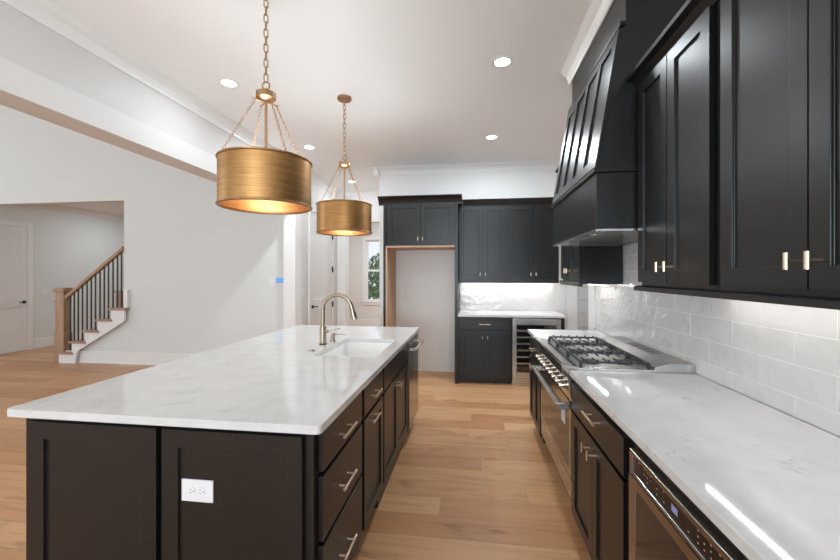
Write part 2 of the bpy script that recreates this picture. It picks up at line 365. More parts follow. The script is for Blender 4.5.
panel_door('door_3', fb, 1.475, 2.24, 2.33, 'horizontal plank door with hall shade painted in grey at the end of the range wall right of the bar',
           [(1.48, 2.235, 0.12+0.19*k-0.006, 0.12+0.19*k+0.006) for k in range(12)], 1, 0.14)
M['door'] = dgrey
# back room window
win = struct('window_1', MB().box(WX0-0.1, WX0, 10.175, 10.2, WZ0-0.1, WZ1+0.1).box(WX1, WX1+0.1, 10.175, 10.2, WZ0-0.1, WZ1+0.1)
       .box(WX0, WX1, 10.175, 10.2, WZ1, WZ1+0.1).box(WX0-0.12, WX1+0.12, 10.16, 10.2, WZ0-0.03, WZ0).box(WX0, WX1, 10.178, 10.2, WZ0-0.1, WZ0-0.03), M['trim'], 'white double hung window looking onto green shrubs', bev=0.003, cat='window')
zm = (WZ0+WZ1)/2
for nm, a, b, yy in (('lower_sash', WZ0, zm+0.02, 10.22), ('upper_sash', zm-0.02, WZ1, 10.26)):
    sh = part(nm, MB().box(WX0, WX0+0.045, yy, yy+0.035, a, b).box(WX1-0.045, WX1, yy, yy+0.035, a, b).box(WX0+0.045, WX1-0.045, yy, yy+0.035, a, a+0.05).box(WX0+0.045, WX1-0.045, yy, yy+0.035, b-0.045, b), M['trim'], win, bev=0.002)
    part('pane', MB().box(WX0+0.045, WX1-0.045, yy+0.014, yy+0.02, a+0.05, b-0.045), M['glass'], sh)

# outside the window
struct('ground_outside', MB().box(-9, 4, 10.42, 22, -0.4, -0.3), M['ground'], 'pale ground outside the window', cat='ground')
def shrub(x, y, h, r, label, seed):
    rnd = random.Random(seed)
    t = thing('garden_shrub', (x, y, -0.3), label, 'shrub', 'shrubs outside the window')
    st = MB()
    for k in range(5):
        a = rnd.uniform(0, 2*PI); st.tube([(x, y, -0.3), (x+0.3*r*math.cos(a), y+0.3*r*math.sin(a), -0.3+h*0.5), (x+0.7*r*math.cos(a), y+0.7*r*math.sin(a), -0.3+h*0.85)], [0.03, 0.02, 0.008], 6)
    part('stem', st, M['stair_oak'], t)
    lv = MB()
    for k in range(1500):
        while True:
            p = Vector((rnd.uniform(-1, 1), rnd.uniform(-1, 1), rnd.uniform(-1, 1)))
            if 0.25 < p.length < 1: break
        c = Vector((x+p.x*r, y+p.y*r, -0.3+h*0.55+p.z*h*0.47))
        a = Vector((rnd.uniform(-1, 1), rnd.uniform(-1, 1), rnd.uniform(-1, 1))).normalized(); b_ = a.orthogonal().normalized()
        L, W = rnd.uniform(0.07, 0.14), rnd.uniform(0.03, 0.05)
        lv.poly([c-a*L, c+b_*W, c+a*L, c-b_*W])
    part('foliage', lv, M['leaf'], t)
shrub(-2.75, 12.2, 2.5, 0.75, 'tall green shrub outside the back room window, left in the panes', 1)
shrub(-1.9, 14.4, 3.3, 0.95, 'tall green shrub outside the back room window, right in the panes', 2)

# ------------------------------------------------------------------ staircase in the hall
ns, run, rise = 8, 0.239, 0.1815
nose = [-6.69+run*i for i in range(ns)]
NX0, NX1 = -6.805, -6.615
def tread_mb(i, zt):
    x0, x1 = nose[i], nose[i]+run+0.055
    if i == 0: return MB().prism([(x0, 5.39), (x1, 5.39), (x1, 6.6), (NX1+0.004, 6.6), (NX1+0.004, 5.452), (x0, 5.452)], 'z', zt-0.032, zt)
    if x1 < -5.55: return MB().box(x0, x1, 5.39, 6.6, zt-0.032, zt)
    if i == 4: return MB().prism([(x0, 5.39), (x1, 5.39), (x1, 5.499), (-5.549, 5.499), (-5.549, 6.6), (x0, 6.6)], 'z', zt-0.032, zt)
    return MB().box(x0, x1, 5.63, 6.6, zt-0.032, zt)
stair = thing('staircase', (-6.6, 5.95, 0), 'hall staircase with brown oak treads and white risers', 'staircase')
for i in range(ns):
    zt = rise*(i+1)-0.004
    part('tread', tread_mb(i, zt), M['stair_oak'], stair, bev=0.008)
    part('riser', MB().box(nose[i]+0.03, nose[i]+0.05, (5.66 if i == 0 else 5.452) if i < 5 else 5.63, 6.6, rise*i, zt-0.033), M['trim'], stair)
top = [(nose[0]+0.03, 0)]
for i in range(5):
    top += [(nose[i]+0.03, rise*(i+1)-0.037), (nose[i]+run+0.03, rise*(i+1)-0.037)]
xe = top[-1][0]
pl = top + [(xe, 0.70), (-6.33, 0.19), (-6.36, 0.0)]
part('stringer', MB().prism(pl, 'y', 5.42, 5.45), M['trim'], stair, label='white stepped stringer')
part('side_wall', MB().prism([(-6.6, 0), (-6.6, 0.13), (-6.40, 0.14), (-5.75, 0.63), (-5.549, 0.78), (-5.549, 0)], 'y', 5.5, 5.6), M['grey_wall'], stair)
struct('trim_stair_end', MB().box(-5.512, -5.44, 5.452, 5.498, 0.91, 1.2), M['trim'], 'small white trim block where the stair rail meets the wall', bev=0.003, cat='trim')

rail = thing('stair_railing', (-6.6, 5.46, 0), 'brown oak stair railing with dark iron balusters and boxed newel post', 'railing')
nx, ny = (NX0+NX1)/2, 5.528
nw = part('newel_post', MB().box(nx-0.08, nx+0.08, ny-0.06, ny+0.06, 0.0, 1.15), M['stair_oak'], rail, bev=0.004)
part('newel_base', MB().prism([(nx-0.095, 0.0), (nx+0.095, 0.0), (nx+0.095, 0.47), (nx+0.082, 0.485), (nx-0.082, 0.485), (nx-0.095, 0.47)], 'y', ny-0.072, ny+0.072), M['stair_oak'], nw, bev=0.004)
part('newel_collar', MB().box(nx-0.092, nx+0.092, ny-0.07, ny+0.07, 0.985, 1.01), M['stair_oak'], nw, bev=0.006)
part('newel_cap', MB().box(nx-0.105, nx+0.105, ny-0.085, ny+0.085, 1.15, 1.22), M['stair_oak'], nw, bev=0.016)
ry = 5.50
rz = lambda x: 1.10+(x+6.56)*0.752
part('handrail', MB().prism([(-6.62, rz(-6.62)-0.035), (-5.551, rz(-5.551)-0.035), (-5.551, rz(-5.551)+0.035), (-6.62, rz(-6.62)+0.035)], 'y', ry-0.032, ry+0.032), M['stair_oak'], rail, bev=0.012)
bx = []
for px in (70.5, 74.25, 78.25, 82.5, 87, 91.25, 95.5, 100, 104.25, 108.5, 113, 117.5, 121.5):
    a = (px-420)/FPX; th = math.atan(52/FPX)
    r_ = (a*math.cos(th)-math.sin(th))/(a*math.sin(th)+math.cos(th)); bx.append(r_*ry)
for x in bx:
    x = min(x, -5.562)
    i = max(k for k in range(ns) if nose[k] <= x-0.02)
    part('baluster', MB().box(x-0.008, x+0.008, ry-0.008, ry+0.008, rise*(i+1)-0.004, rz(x)-0.03), M['black_metal'], rail, label='thin dark iron baluster')
LX = -6.545
fn = thing('landing_newel', (LX, 6.42, rise*2-0.004), 'short brown oak newel post seen through the balusters behind the stairs', 'newel post')
part('post', MB().box(LX-0.05, LX+0.05, 6.37, 6.47, rise*2-0.004, 1.1), M['stair_oak'], fn, bev=0.004)
part('cap', MB().box(LX-0.07, LX+0.07, 6.35, 6.49, 1.1, 1.14), M['stair_oak'], fn, bev=0.004)

# ------------------------------------------------------------------ backsplash tiles
def tiles(name, f, u0, u1, z0, z1, seam, label, L=0.335, Hh=0.117, zs=0.988):
    g = struct(name, MB().fbox(f, u0, u1, 0, 0.0087, z0, z1), M['grout'], label, cat='backsplash')
    mb = MB(); rnd = random.Random(3); gr = 0.0016
    z = zs-Hh; row = 0
    while z < z1-0.004:
        a, b = max(z, z0), min(z+Hh, z1)
        if b-a > 0.006:
            s0 = seam+(L/2 if row % 2 else 0)
            u = s0-math.ceil((s0-u0)/L)*L
            while u < u1-0.002:
                p, q = max(u, u0), min(u+L, u1)
                if q-p > 0.006:
                    e = rnd.uniform(0, 0.0012)
                    dd = [0.0095+rnd.uniform(-0.0006, 0.0006) for _ in range(4)]
                    pa, pb, za, zb = p+gr, q-gr, a+gr, b-gr
                    mb.hexa([f(pa, 0.004, za), f(pb, 0.004, za), f(pb, 0.004, zb), f(pa, 0.004, zb), f(pa, dd[0], za), f(pb, dd[1], za), f(pb, dd[2], zb), f(pa, dd[3], zb)])
                u += L
        z += Hh; row += 1
    part('tile', mb, M['tile'], g, bev=0.0012)
    return g
tiles('wall_right_backsplash', face('-x', 1.17), 0.2, 3.84, 0.9145, 1.70, 1.738+0.1675, 'glossy white handmade tile backsplash along the range wall')
tiles('wall_back_backsplash', face('-y', 5.7), -0.176, 1.16, 0.9145, 1.352, 0.2, 'glossy white tile backsplash above the bar counter')
struct('trim_tile_end', MB().box(1.155, 1.17, 3.842, 4.05, 0.0, 1.36).box(1.145, 1.156, 3.842, 3.9, 0.9145, 1.36), M['trim'], 'white trim at the far end of the tiled wall', cat='trim')

# ------------------------------------------------------------------ hardware
def bar_pull(parent, f, u, z, d, L=0.14, vert=False):
    mb = MB(); so = 0.032; h = L/2
    if vert:
        mb.cyl(f(u, d+so, z-h), f(u, d+so, z+h), 0.0058)
        for s in (-1, 1): mb.cyl(f(u, d, z+s*h*0.62), f(u, d+so, z+s*h*0.62), 0.0045)
    else:
        mb.cyl(f(u-h, d+so, z), f(u+h, d+so, z), 0.0058)
        for s in (-1, 1): mb.cyl(f(u+s*h*0.62, d, z), f(u+s*h*0.62, d+so, z), 0.0045)
    return part('handle', mb, M['champagne'], parent, smooth=40, label='champagne bronze bar pull')
def t_knob(parent, f, u, z, d, L=0.043):
    mb = MB()
    mb.cyl(f(u, d, z), f(u, d+0.034, z), 0.0048).cyl(f(u, d+0.034, z-L/2), f(u, d+0.034, z+L/2), 0.0065)
    return part('handle', mb, M['champagne'], parent, smooth=40, label='champagne bronze T knob')
BV = 0.0018
def base_unit(name, label, f, u0, u1, depth, fronts, zc=0.883, toe=0.105, group=None, toe_in=0.07):
    """fronts: list of ('drawer'|'door'|'blank', u0,u1,z0,z1, handle) ; handle: None | ('bar',u,z) | ('t',u,z)"""
    p = f((u0+u1)/2, -depth/2, 0)
    t = thing(name, p, label, 'cabinet', group)
    part('body', MB().fbox(f, u0, u1, -depth, 0, toe, zc), M['black'], t)
    part('toe_kick', MB().fbox(f, u0, u1, -depth, -toe_in, 0, toe-0.0005), M['black'], t)
    for kind, a, b, c, d, h in fronts:
        if kind == 'door': q = part('door', MB().shaker(f, a, b, c, d), M['black'], t, bev=BV)
        elif kind == 'drawer': q = part('drawer', MB().fbox(f, a, b, 0.001, 0.021, c, d), M['black'], t, bev=BV)
        else: q = part('false_front', MB().fbox(f, a, b, 0.001, 0.021, c, d), M['black'], t, bev=BV)
        if h and h[0] == 'bar': bar_pull(q, f, h[1], h[2], 0.021, h[3] if len(h) > 3 else 0.14)
        if h and h[0] == 't': t_knob(q, f, h[1], h[2], 0.021)
    return t
def wall_unit(name, label, f, u0, u1, depth, z0, z1, doors, group=None, kz=0.07):
    t = thing(name, f((u0+u1)/2, -depth/2, z0), label, 'cabinet', group)
    part('body', MB().fbox(f, u0, u1, -depth, 0, z0, z1), M['black'], t)
    for a, b, c, d, ku in doors:
        q = part('door', MB().shaker(f, a, b, c, d), M['black'], t, bev=BV)
        if ku is not None: t_knob(q, f, ku, c+kz, 0.021)
    return t

# ------------------------------------------------------------------ kitchen island
fi = face('+x', -0.556)          # aisle side
fe = face('-y', 1.30)            # end facing the camera
TOP = 0.914
dz = [(0.715, 0.862), (0.462, 0.697), (0.145, 0.444)]
t = base_unit('island_drawer_cabinet', 'black three drawer island cabinet at the near corner with white outlet on its end', fi, 1.301, 1.865, 0.58,
          [('drawer', 1.335, 1.838, a, b, ('bar', 1.56, (a+b)/2-0.006, 0.16)) for a, b in dz])
part('end_panel', MB().shaker(fe, -1.134, -0.59, 0.03, 0.862, st=0.066, rec=0.01), M['black'], t, bev=BV)
t = thing('island_storage_cabinet', (-1.42, 2.5, 0), 'long black island cabinet on the seating side, its shaker end panel at the lower left', 'cabinet')
part('body', MB().box(-1.748, -1.1375, 1.301, 3.745, 0.02, 0.883), M['black'], t)
part('end_panel', MB().shaker(fe, -1.707, -1.157, 0.03, 0.862, st=0.066, rec=0.01), M['black'], t, bev=BV)
part('plinth', MB().box(-1.65, -1.14, 1.35, 3.7, 0, 0.0195), M['black'], t)
base_unit('island_pullout_cabinet', 'narrow black island cabinet with one drawer over one door', fi, 1.8655, 2.305, 0.58,
          [('drawer', 1.878, 2.29, 0.715, 0.862, ('bar', 2.05, 0.787, 0.15)), ('door', 1.878, 2.29, 0.145, 0.697, ('bar', 2.02, 0.664, 0.15))])
base_unit('island_sink_cabinet', 'black island sink cabinet with a plain front over two shaker doors', fi, 2.3055, 3.192, 0.018,
          [('blank', 2.32, 3.182, 0.715, 0.862, None), ('door', 2.32, 2.748, 0.145, 0.697, ('t', 2.715, 0.64)), ('door', 2.752, 3.182, 0.145, 0.697, ('t', 2.785, 0.64))], toe_in=0.05)

# dishwasher
t = thing('dishwasher', (-0.85, 3.46, 0), 'stainless steel dishwasher at the far end of the island', 'dishwasher')
part('tub', MB().box(-1.13, -0.56, 3.20, 3.735, 0.1, 0.882), M['black_metal'], t)
part('toe_panel', MB().box(-1.13, -0.62, 3.2, 3.735, 0, 0.099), M['black_metal'], t)
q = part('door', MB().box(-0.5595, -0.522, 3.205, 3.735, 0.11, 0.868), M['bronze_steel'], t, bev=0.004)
part('handle', MB().cyl((-0.475, 3.23, 0.795), (-0.475, 3.71, 0.795), 0.013).box(-0.524, -0.468, 3.235, 3.26, 0.783, 0.807).box(-0.524, -0.468, 3.68, 3.705, 0.783, 0.807), M['steel'], q, bev=0.002, smooth=40)

# island worktop with sink cut-out
def rrect(x0, x1, y0, y1, r, n=5):
    pts = []
    for cx, cy, a0 in ((x1-r, y0+r, -PI/2), (x1-r, y1-r, 0), (x0+r, y1-r, PI/2), (x0+r, y0+r, PI)):
        for k in range(n+1):
            a = a0+PI/2*k/n; pts.append((cx+r*math.cos(a), cy+r*math.sin(a)))
    return pts
def slab(outer, hole, z0, z1):
    mb = MB(); b = mb.b
    for z in (z0, z1):
        es = []
        for lp in ([outer, hole] if hole else [outer]):
            vv = [b.verts.new((x, y, z)) for x, y in lp]
            es += [b.edges.new((vv[i], vv[(i+1) % len(vv)])) for i in range(len(vv))]
        bmesh.ops.triangle_fill(b, use_beauty=True, use_dissolve=False, edges=es)
    for lp in ([outer, hole] if hole else [outer]):
        n = len(lp)
        for i in range(n):
            a, c = lp[i], lp[(i+1) % n]
            mb.poly([(*a, z0), (*c, z0), (*c, z1), (*a, z1)])
    return mb
SX0, SX1, SY0, SY1 = -1.012, -0.60, 2.36, 3.03
o = single('island_worktop', slab(rrect(-1.785, -0.513, 1.255, 3.772, 0.018), rrect(SX0, SX1, SY0, SY1, 0.02), 0.884, TOP), M['quartz'],
       'large white veined quartz worktop on the island with sink cutout', 'worktop', bev=0.003)
# sink
t = thing('sink', ((SX0+SX1)/2, (SY0+SY1)/2, 0.66), 'white undermount sink set into the island worktop', 'sink')
a, b, c, d = SX0-0.006, SX1+0.006, SY0-0.006, SY1+0.006; e = 0.012
part('basin', MB().box(a-e, a, c-e, d+e, 0.66, 0.8835).box(b, b+e, c-e, d+e, 0.66, 0.8835).box(a, b, c-e, c, 0.66, 0.8835).box(a, b, d, d+e, 0.66, 0.8835).box(a, b, c, d, 0.66, 0.675), M['ceramic'], t)
part('drain', MB().cyl(((a+b)/2, (c+d)/2, 0.675), ((a+b)/2, (c+d)/2, 0.679), 0.045, n=24), M['steel'], t, smooth=40)
# faucet
FX, FY = -1.10, 2.745
t = thing('faucet', (FX, FY, TOP), 'tall champagne bronze gooseneck faucet beside the island sink', 'faucet')
part('base_ring', MB().cyl((FX, FY, TOP), (FX, FY, TOP+0.008), 0.028, n=24), M['black_metal'], t, smooth=40)
part('body', MB().cyl((FX, FY, TOP+0.008), (FX, FY, TOP+0.135), 0.0235, n=24), M['nickel_gold'], t, bev=0.002, smooth=40)
R = 0.112; zc_ = 1.17
pts = [(FX, FY, TOP+0.13), (FX, FY, 1.1)] + [(FX+R-R*math.cos(a_), FY, zc_+R*math.sin(a_)) for a_ in [PI*k/20 for k in range(0, 19)]]
ex, ez = pts[-1][0], pts[-1][2]; tx, tz = math.sin(PI*18/20), math.cos(PI*18/20)
part('spout', MB().tube(pts, 0.015, 16), M['nickel_gold'], t, smooth=50)
dirv = Vector((tx*0.75, 0, tz)).normalized()
p0 = Vector((ex, FY, ez)); p1 = p0+dirv*0.03; p2 = p0+dirv*0.105
sp = part('spray_head', MB().tube([p0, p1, p1+dirv*0.002, p2], [0.016, 0.017, 0.019, 0.021], 18), M['nickel_gold'], t, smooth=40)
pm = p0+dirv*0.07+Vector((0.016, -0.008, 0.004))
part('spray_button', MB().tube([pm-dirv*0.02, pm+dirv*0.02], 0.007, 8), M['black_metal'], sp, smooth=40)
part('lever', MB().cyl((FX, FY, TOP+0.095), (FX+0.04, FY, TOP+0.098), 0.013).tube([(FX+0.036, FY, TOP+0.098), (FX+0.125, FY+0.03, TOP+0.118)], [0.0055, 0.0045], 10), M['nickel_gold'], t, smooth=40)
DX, DY = -1.068, 2.86
t = thing('soap_dispenser', (DX, DY, TOP), 'small bronze soap dispenser behind the faucet', 'soap dispenser')
part('body', MB().cyl((DX, DY, TOP), (DX, DY, TOP+0.012), 0.022, n=20).cyl((DX, DY, TOP+0.012), (DX, DY, TOP+0.055), 0.0155, n=20), M['nickel_gold'], t, smooth=40)
part('nozzle', MB().cyl((DX, DY, TOP+0.055), (DX, DY, TOP+0.067), 0.012, n=16).tube([(DX, DY, TOP+0.061), (DX+0.095, DY, TOP+0.06), (DX+0.1, DY, TOP+0.052)], 0.0052, 10), M['nickel_gold'], t, smooth=40)
t = thing('disposal_button', (-1.082, 2.5, TOP), 'round bronze air switch button in front of the faucet', 'button')
part('ring', MB().cyl((-1.082, 2.5, TOP), (-1.082, 2.5, TOP+0.006), 0.022, n=24), M['nickel_gold'], t, smooth=40)
part('cap', MB().cyl((-1.082, 2.5, TOP+0.006), (-1.082, 2.5, TOP+0.011), 0.013, n=20), M['nickel_gold'], t, smooth=40)

# wall plates
def outlet(f, u, z, d, label, wide=False, n=1, kind='outlet', wdt=None, hgt=None, group=None):
    nm = 'power_outlet' if kind == 'outlet' else 'light_switch'
    w_ = wdt or (0.125 if wide else 0.075); h_ = hgt or (0.08 if wide else 0.118)
    t = thing(nm, f(u, d, z-h_/2), label, 'outlet' if kind == 'outlet' else 'switch', group)
    part('plate', MB().fbox(f, u-w_/2, u+w_/2, d, d+0.006, z-h_/2, z+h_/2), M['plastic'], t, bev=0.0015)
    if kind == 'outlet':
        for s in (-1, 1):
            cu, cz = (u+s*0.019, z) if wide else (u, z+s*0.02)
            mb = MB().cyl(f(cu, d+0.006, cz), f(cu, d+0.0085, cz), 0.0155, n=20)
            sk = part('socket', mb, M['plastic'], t, smooth=40)
            sl = MB()
            if wide:
                sl.fbox(f, cu-0.008, cu-0.001, d+0.0085, d+0.0089, cz+0.005, cz+0.007).fbox(f, cu-0.008, cu-0.001, d+0.0085, d+0.0089, cz-0.007, cz-0.005).fbox(f, cu+0.005, cu+0.009, d+0.0085, d+0.0089, cz-0.0022, cz+0.0022)
            else:
                sl.fbox(f, cu-0.007, cu-0.005, d+0.0085, d+0.0089, cz-0.001, cz+0.008).fbox(f, cu+0.005, cu+0.007, d+0.0085, d+0.0089, cz-0.001, cz+0.008).fbox(f, cu-0.002, cu+0.002, d+0.0085, d+0.0089, cz-0.009, cz-0.005)
            part('slots', sl, M['slot'], sk)
    else:
        for k in range(n):
            cu = u+(k-(n-1)/2)*0.046
            part('rocker', MB().fbox(f, cu-0.017, cu+0.017, d+0.006, d+0.0085, z-0.033, z+0.033), M['plastic'], t, bev=0.001)
    return t
outlet(fe, -0.994, 0.642, 0.0112, 'white horizontal double outlet on the black end of the island', wide=True)
fs = face('-y', 5.5)
outlet(fs, -5.49, 0.353, 0.0005, 'white outlet low on the wall beside the stairs')
outlet(fs, -3.02, 1.32, 0.0005, 'white switch left of the blue thermostat', kind='switch', n=1, wdt=0.08, hgt=0.125)
outlet(fk, 5.43+0.13, 1.16, 0.0005, 'white double switch beside the passage door', kind='switch', n=2, wdt=0.12, hgt=0.12)
outlet(face('+x', -8.4), 6.577, 1.09, 0.0005, 'white double switch on the hall wall beside the door', kind='switch', n=2, wdt=0.12, hgt=0.12)
fa = face('-y', 5.7)
outlet(fa, -0.98, 1.13, 0.0005, 'white outlet upper left inside the empty refrigerator alcove')
outlet(fa, -0.47, 0.35, 0.0005, 'white plate low on the right inside the refrigerator alcove', kind='switch', n=1, wdt=0.13, hgt=0.13)
t = thing('thermostat', (-2.89, 5.4995, 1.27), 'small wall thermostat with a lit blue screen', 'thermostat')
part('case', MB().box(-2.95, -2.80, 5.482, 5.4995, 1.275, 1.40), M['plastic'], t, bev=0.003)
part('screen', MB().box(-2.94, -2.82, 5.480, 5.482, 1.305, 1.392), M['tstat'], t, label='lit blue screen')

# ------------------------------------------------------------------ right hand run: base units
fr = face('-x', 0.556)
XW = 1.158   # tile face
o = single('range_side_worktop', slab([(0.525, 0.2), (XW, 0.2), (XW, 2.182), (0.525, 2.182)], None, 0.884, TOP), M['quartz'], 'long white quartz worktop in front of the range on the right', 'worktop', bev=0.003)
o = single('short_worktop', slab([(0.525, 3.13), (XW, 3.13), (XW, 3.776), (0.525, 3.776)], None, 0.884, TOP), M['quartz'], 'short white quartz worktop beyond the range', 'worktop', bev=0.003)
base_unit('range_side_cabinet', 'black base cabinet with drawer and two doors between range and microwave', fr, 1.425, 2.188, 0.595,
          [('drawer', 1.458, 2.178, 0.708, 0.848, ('bar', 1.775, 0.80, 0.17)), ('door', 1.822, 2.178, 0.145, 0.69, ('t', 1.86, 0.635)), ('door', 1.458, 1.818, 0.145, 0.69, ('t', 1.78, 0.635))])
base_unit('corner_base_cabinet', 'black base cabinet with drawer and doors beyond the range', fr, 3.132, 3.74, 0.595,
          [('drawer', 3.16, 3.70, 0.708, 0.848, ('bar', 3.43, 0.785, 0.14)), ('door', 3.432, 3.70, 0.145, 0.69, ('t', 3.46, 0.635)), ('door', 3.16, 3.428, 0.145, 0.69, ('t', 3.40, 0.635))])
# microwave drawer unit
t = thing('microwave_cabinet', (0.85, 1.08, 0), 'black cabinet housing around the built in microwave drawer', 'cabinet')
part('body', MB().box(0.59, 1.15, 0.74, 1.424, 0.105, 0.42).box(0.556, 1.15, 1.362, 1.424, 0.42, 0.883).box(0.556, 1.15, 0.74, 0.765, 0.42, 0.883).box(0.556, 0.59, 0.74, 1.424, 0.105, 0.42), M['black'], t)
part('toe_kick', MB().box(0.63, 1.15, 0.74, 1.424, 0, 0.1045), M['black'], t)
part('drawer', MB().fbox(fr, 0.775, 1.40, 0.001, 0.021, 0.145, 0.40), M['black'], t, bev=BV)
single('bare_cabinet_end', MB().box(0.556, 1.15, 0.2, 0.739, 0.0, 0.883), M['black'], 'black base cabinet nearest the camera beyond the microwave', 'cabinet')
t = thing('microwave', (0.85, 1.08, 0.425), 'built in stainless microwave drawer under the near right worktop', 'microwave')
part('cavity', MB().box(0.546, 1.1, 0.768, 1.36, 0.425, 0.87), M['black_metal'], t)
fm = face('-x', 0.545)
trim = MB().fbox(fm, 0.768, 1.347, 0.0, 0.032, 0.848, 0.862).fbox(fm, 1.322, 1.347, 0.0, 0.032, 0.786, 0.848).fbox(fm, 0.768, 0.786, 0.0, 0.032, 0.786, 0.848).fbox(fm, 0.786, 1.322, 0, 0.032, 0.786, 0.796)
part('frame', trim, M['bronze_steel'], t, bev=0.0015)
cp = part('control_panel', MB().fbox(fm, 0.7862, 1.3218, 0, 0.026, 0.7962, 0.8478), M['panel_brown'], t)
part('display', MB().fbox(fm, 1.06, 1.09, 0.026, 0.0265, 0.813, 0.831), M['display'], cp)
rnd = random.Random(5)
for u in [1.29, 1.25, 1.23, 1.21, 1.17, 1.13, 1.01, 0.97, 0.945, 0.92, 0.89, 0.86, 0.835, 0.81]:
    for zz in (0.838, 0.824, 0.809):
        if rnd.random() < 0.75: part('touch_mark', MB().fbox(fm, u-rnd.uniform(0.001, 0.003), u+0.003, 0.026, 0.0263, zz-0.0015, zz+0.0015), M['marks'], cp)
q = part('door', MB().board(fm, 0.768, 1.347, 0.43, 0.783, 0, 0.034, [(0.83, 1.30, 0.48, 0.752)], 0.004), M['bronze_steel'], t, bev=0.0025)
part('window', MB().fbox(fm, 0.831, 1.299, 0.0302, 0.0322, 0.481, 0.751), M['glass_dark'], q)

# ------------------------------------------------------------------ range
RY0, RY1 = 2.188, 3.125
t = thing('range', (0.84, (RY0+RY1)/2, 0), 'wide stainless gas range with black grates and warm reflecting oven door', 'range')
part('body', MB().box(0.561, 1.155, RY0, RY1, 0.18, 0.905), M['steel'], t)
part('kick_panel', MB().box(0.62, 1.155, RY0+0.002, RY1-0.002, 0, 0.1795), M['black_metal'], t)
part('control_front', MB().prism([(0.56, 0.735), (0.538, 0.735), (0.535, 0.75), (0.516, 0.872), (0.488, 0.886), (0.484, 0.94), (0.49, 0.946), (0.57, 0.932), (0.57, 0.906), (0.56, 0.906)], 'y', RY0, RY1), M['mirror_steel'], t, bev=0.002)
for k in range(9):
    y = RY0+0.075+k*(RY1-RY0-0.15)/8; nrm = Vector((-0.988, 0, -0.154))
    c0 = Vector((0.5245, y, 0.812))
    kb = part('knob', MB().tube([c0, c0+nrm*0.005], 0.023, 20).tube([c0+nrm*0.006, c0+nrm*0.034, c0+nrm*0.04], [0.015, 0.014, 0.012], 20), M['bright_knob'], t, smooth=40)
    part('pointer', MB().tube([c0+nrm*0.041+Vector((0, 0, -0.012)), c0+nrm*0.041+Vector((0, 0, 0.012))], 0.0025, 6), M['black_metal'], kb)
fo = face('-x', 0.5605)
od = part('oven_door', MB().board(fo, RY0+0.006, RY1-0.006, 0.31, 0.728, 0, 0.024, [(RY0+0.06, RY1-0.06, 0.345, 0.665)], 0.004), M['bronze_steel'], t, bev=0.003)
part('oven_window', MB().fbox(fo, RY0+0.061, RY1-0.061, 0.0202, 0.0235, 0.346, 0.664), M['glass_dark'], od)
part('handle', MB().cyl((0.478, RY0+0.02, 0.708), (0.478, RY1-0.02, 0.708), 0.0165, n=20).box(0.464, 0.5365, RY0+0.012, RY0+0.05, 0.69, 0.726).box(0.464, 0.5365, RY1-0.05, RY1-0.012, 0.69, 0.726), M['steel'], od, bev=0.003, smooth=40)
lb = part('energy_label', MB().fbox(fo, 2.33, 2.425, 0.0243, 0.0249, 0.56, 0.66), M['paper'], od, label='white paper sticker on the oven door')
lm = MB()
for k in range(7): lm.fbox(fo, 2.34, 2.34+(0.075 if k % 3 else 0.05), 0.0249, 0.0251, 0.57+k*0.0125, 0.5745+k*0.0125)
part('label_lines', lm, M['marks'], lb)
part('lower_drawer', MB().box(0.5385, 0.5605, RY0+0.006, RY1-0.006, 0.19, 0.30), M['bronze_steel'], t, bev=0.003)
ct = part('cooktop', MB().box(0.5705, 0.96, RY0+0.001, RY1-0.001, 0.9055, 0.918), M['bright_steel'], t)
part('side_rail', MB().box(0.5705, 0.96, RY0, RY0+0.016, 0.918, 0.926), M['steel'], ct)
part('side_rail', MB().box(0.5705, 0.96, RY1-0.016, RY1, 0.918, 0.926), M['steel'], ct)
gw = (RY1-RY0-0.05)/3
for g in range(3):
    y0 = RY0+0.025+g*gw+0.004; y1 = y0+gw-0.008; yc = (y0+y1)/2
    x0, x1 = 0.595, 0.945; zt = 0.957
    for xb in (0.68, 0.86):
        bn = part('burner', MB().lathe([(0.0, 0.918), (0.038, 0.918), (0.038, 0.927), (0.028, 0.929), (0.028, 0.936), (0.0, 0.938)], xb, yc, 24), M['iron'], t, smooth=40)
        part('burner_ring', MB().lathe([(0.04, 0.9185), (0.055, 0.9185), (0.055, 0.921), (0.04, 0.921)], xb, yc, 28, closed=True), M['steel'], bn, smooth=40)
    gm_ = MB(); hb = 0.006
    for x in (x0, x1): gm_.box(x-hb, x+hb, y0, y1, zt-0.011, zt)
    for y in (y0+hb, y1-hb): gm_.box(x0, x1, y-hb, y+hb, zt-0.011, zt)
    for k in range(6):
        x = x0+(k+0.5)*(x1-x0)/6
        gm_.box(x-0.004, x+0.004, y0, yc-0.04, zt-0.009, zt+0.001).box(x-0.004, x+0.004, yc+0.04, y1, zt-0.009, zt+0.001)
        for y in (y0+0.004, y1-0.004): gm_.box(x-0.005, x+0.005, y-0.006, y+0.006, zt, zt+0.009)
    for x in (x0, x1):
        for y in (y0+0.006, y1-0.006): gm_.box(x-0.008, x+0.008, y-0.006, y+0.006, 0.9185, zt-0.0105)
    part('grate', gm_, M['iron'], t, bev=0.0012)
bgd = part('back_guard', MB().prism([(0.9605, 0.906), (0.9605, 0.938), (1.04, 0.962), (1.15, 0.962), (1.157, 0.956), (1.157, 0.906)], 'y', RY0+0.003, RY1-0.003), M['guard_steel'], t, bev=0.003)
vt = MB()
for k in range(8):
    y = 2.46+k*0.05
    vt.box(1.055, 1.125, y, y+0.02, 0.9622, 0.9626)
part('vent', vt, M['slot'], bgd)

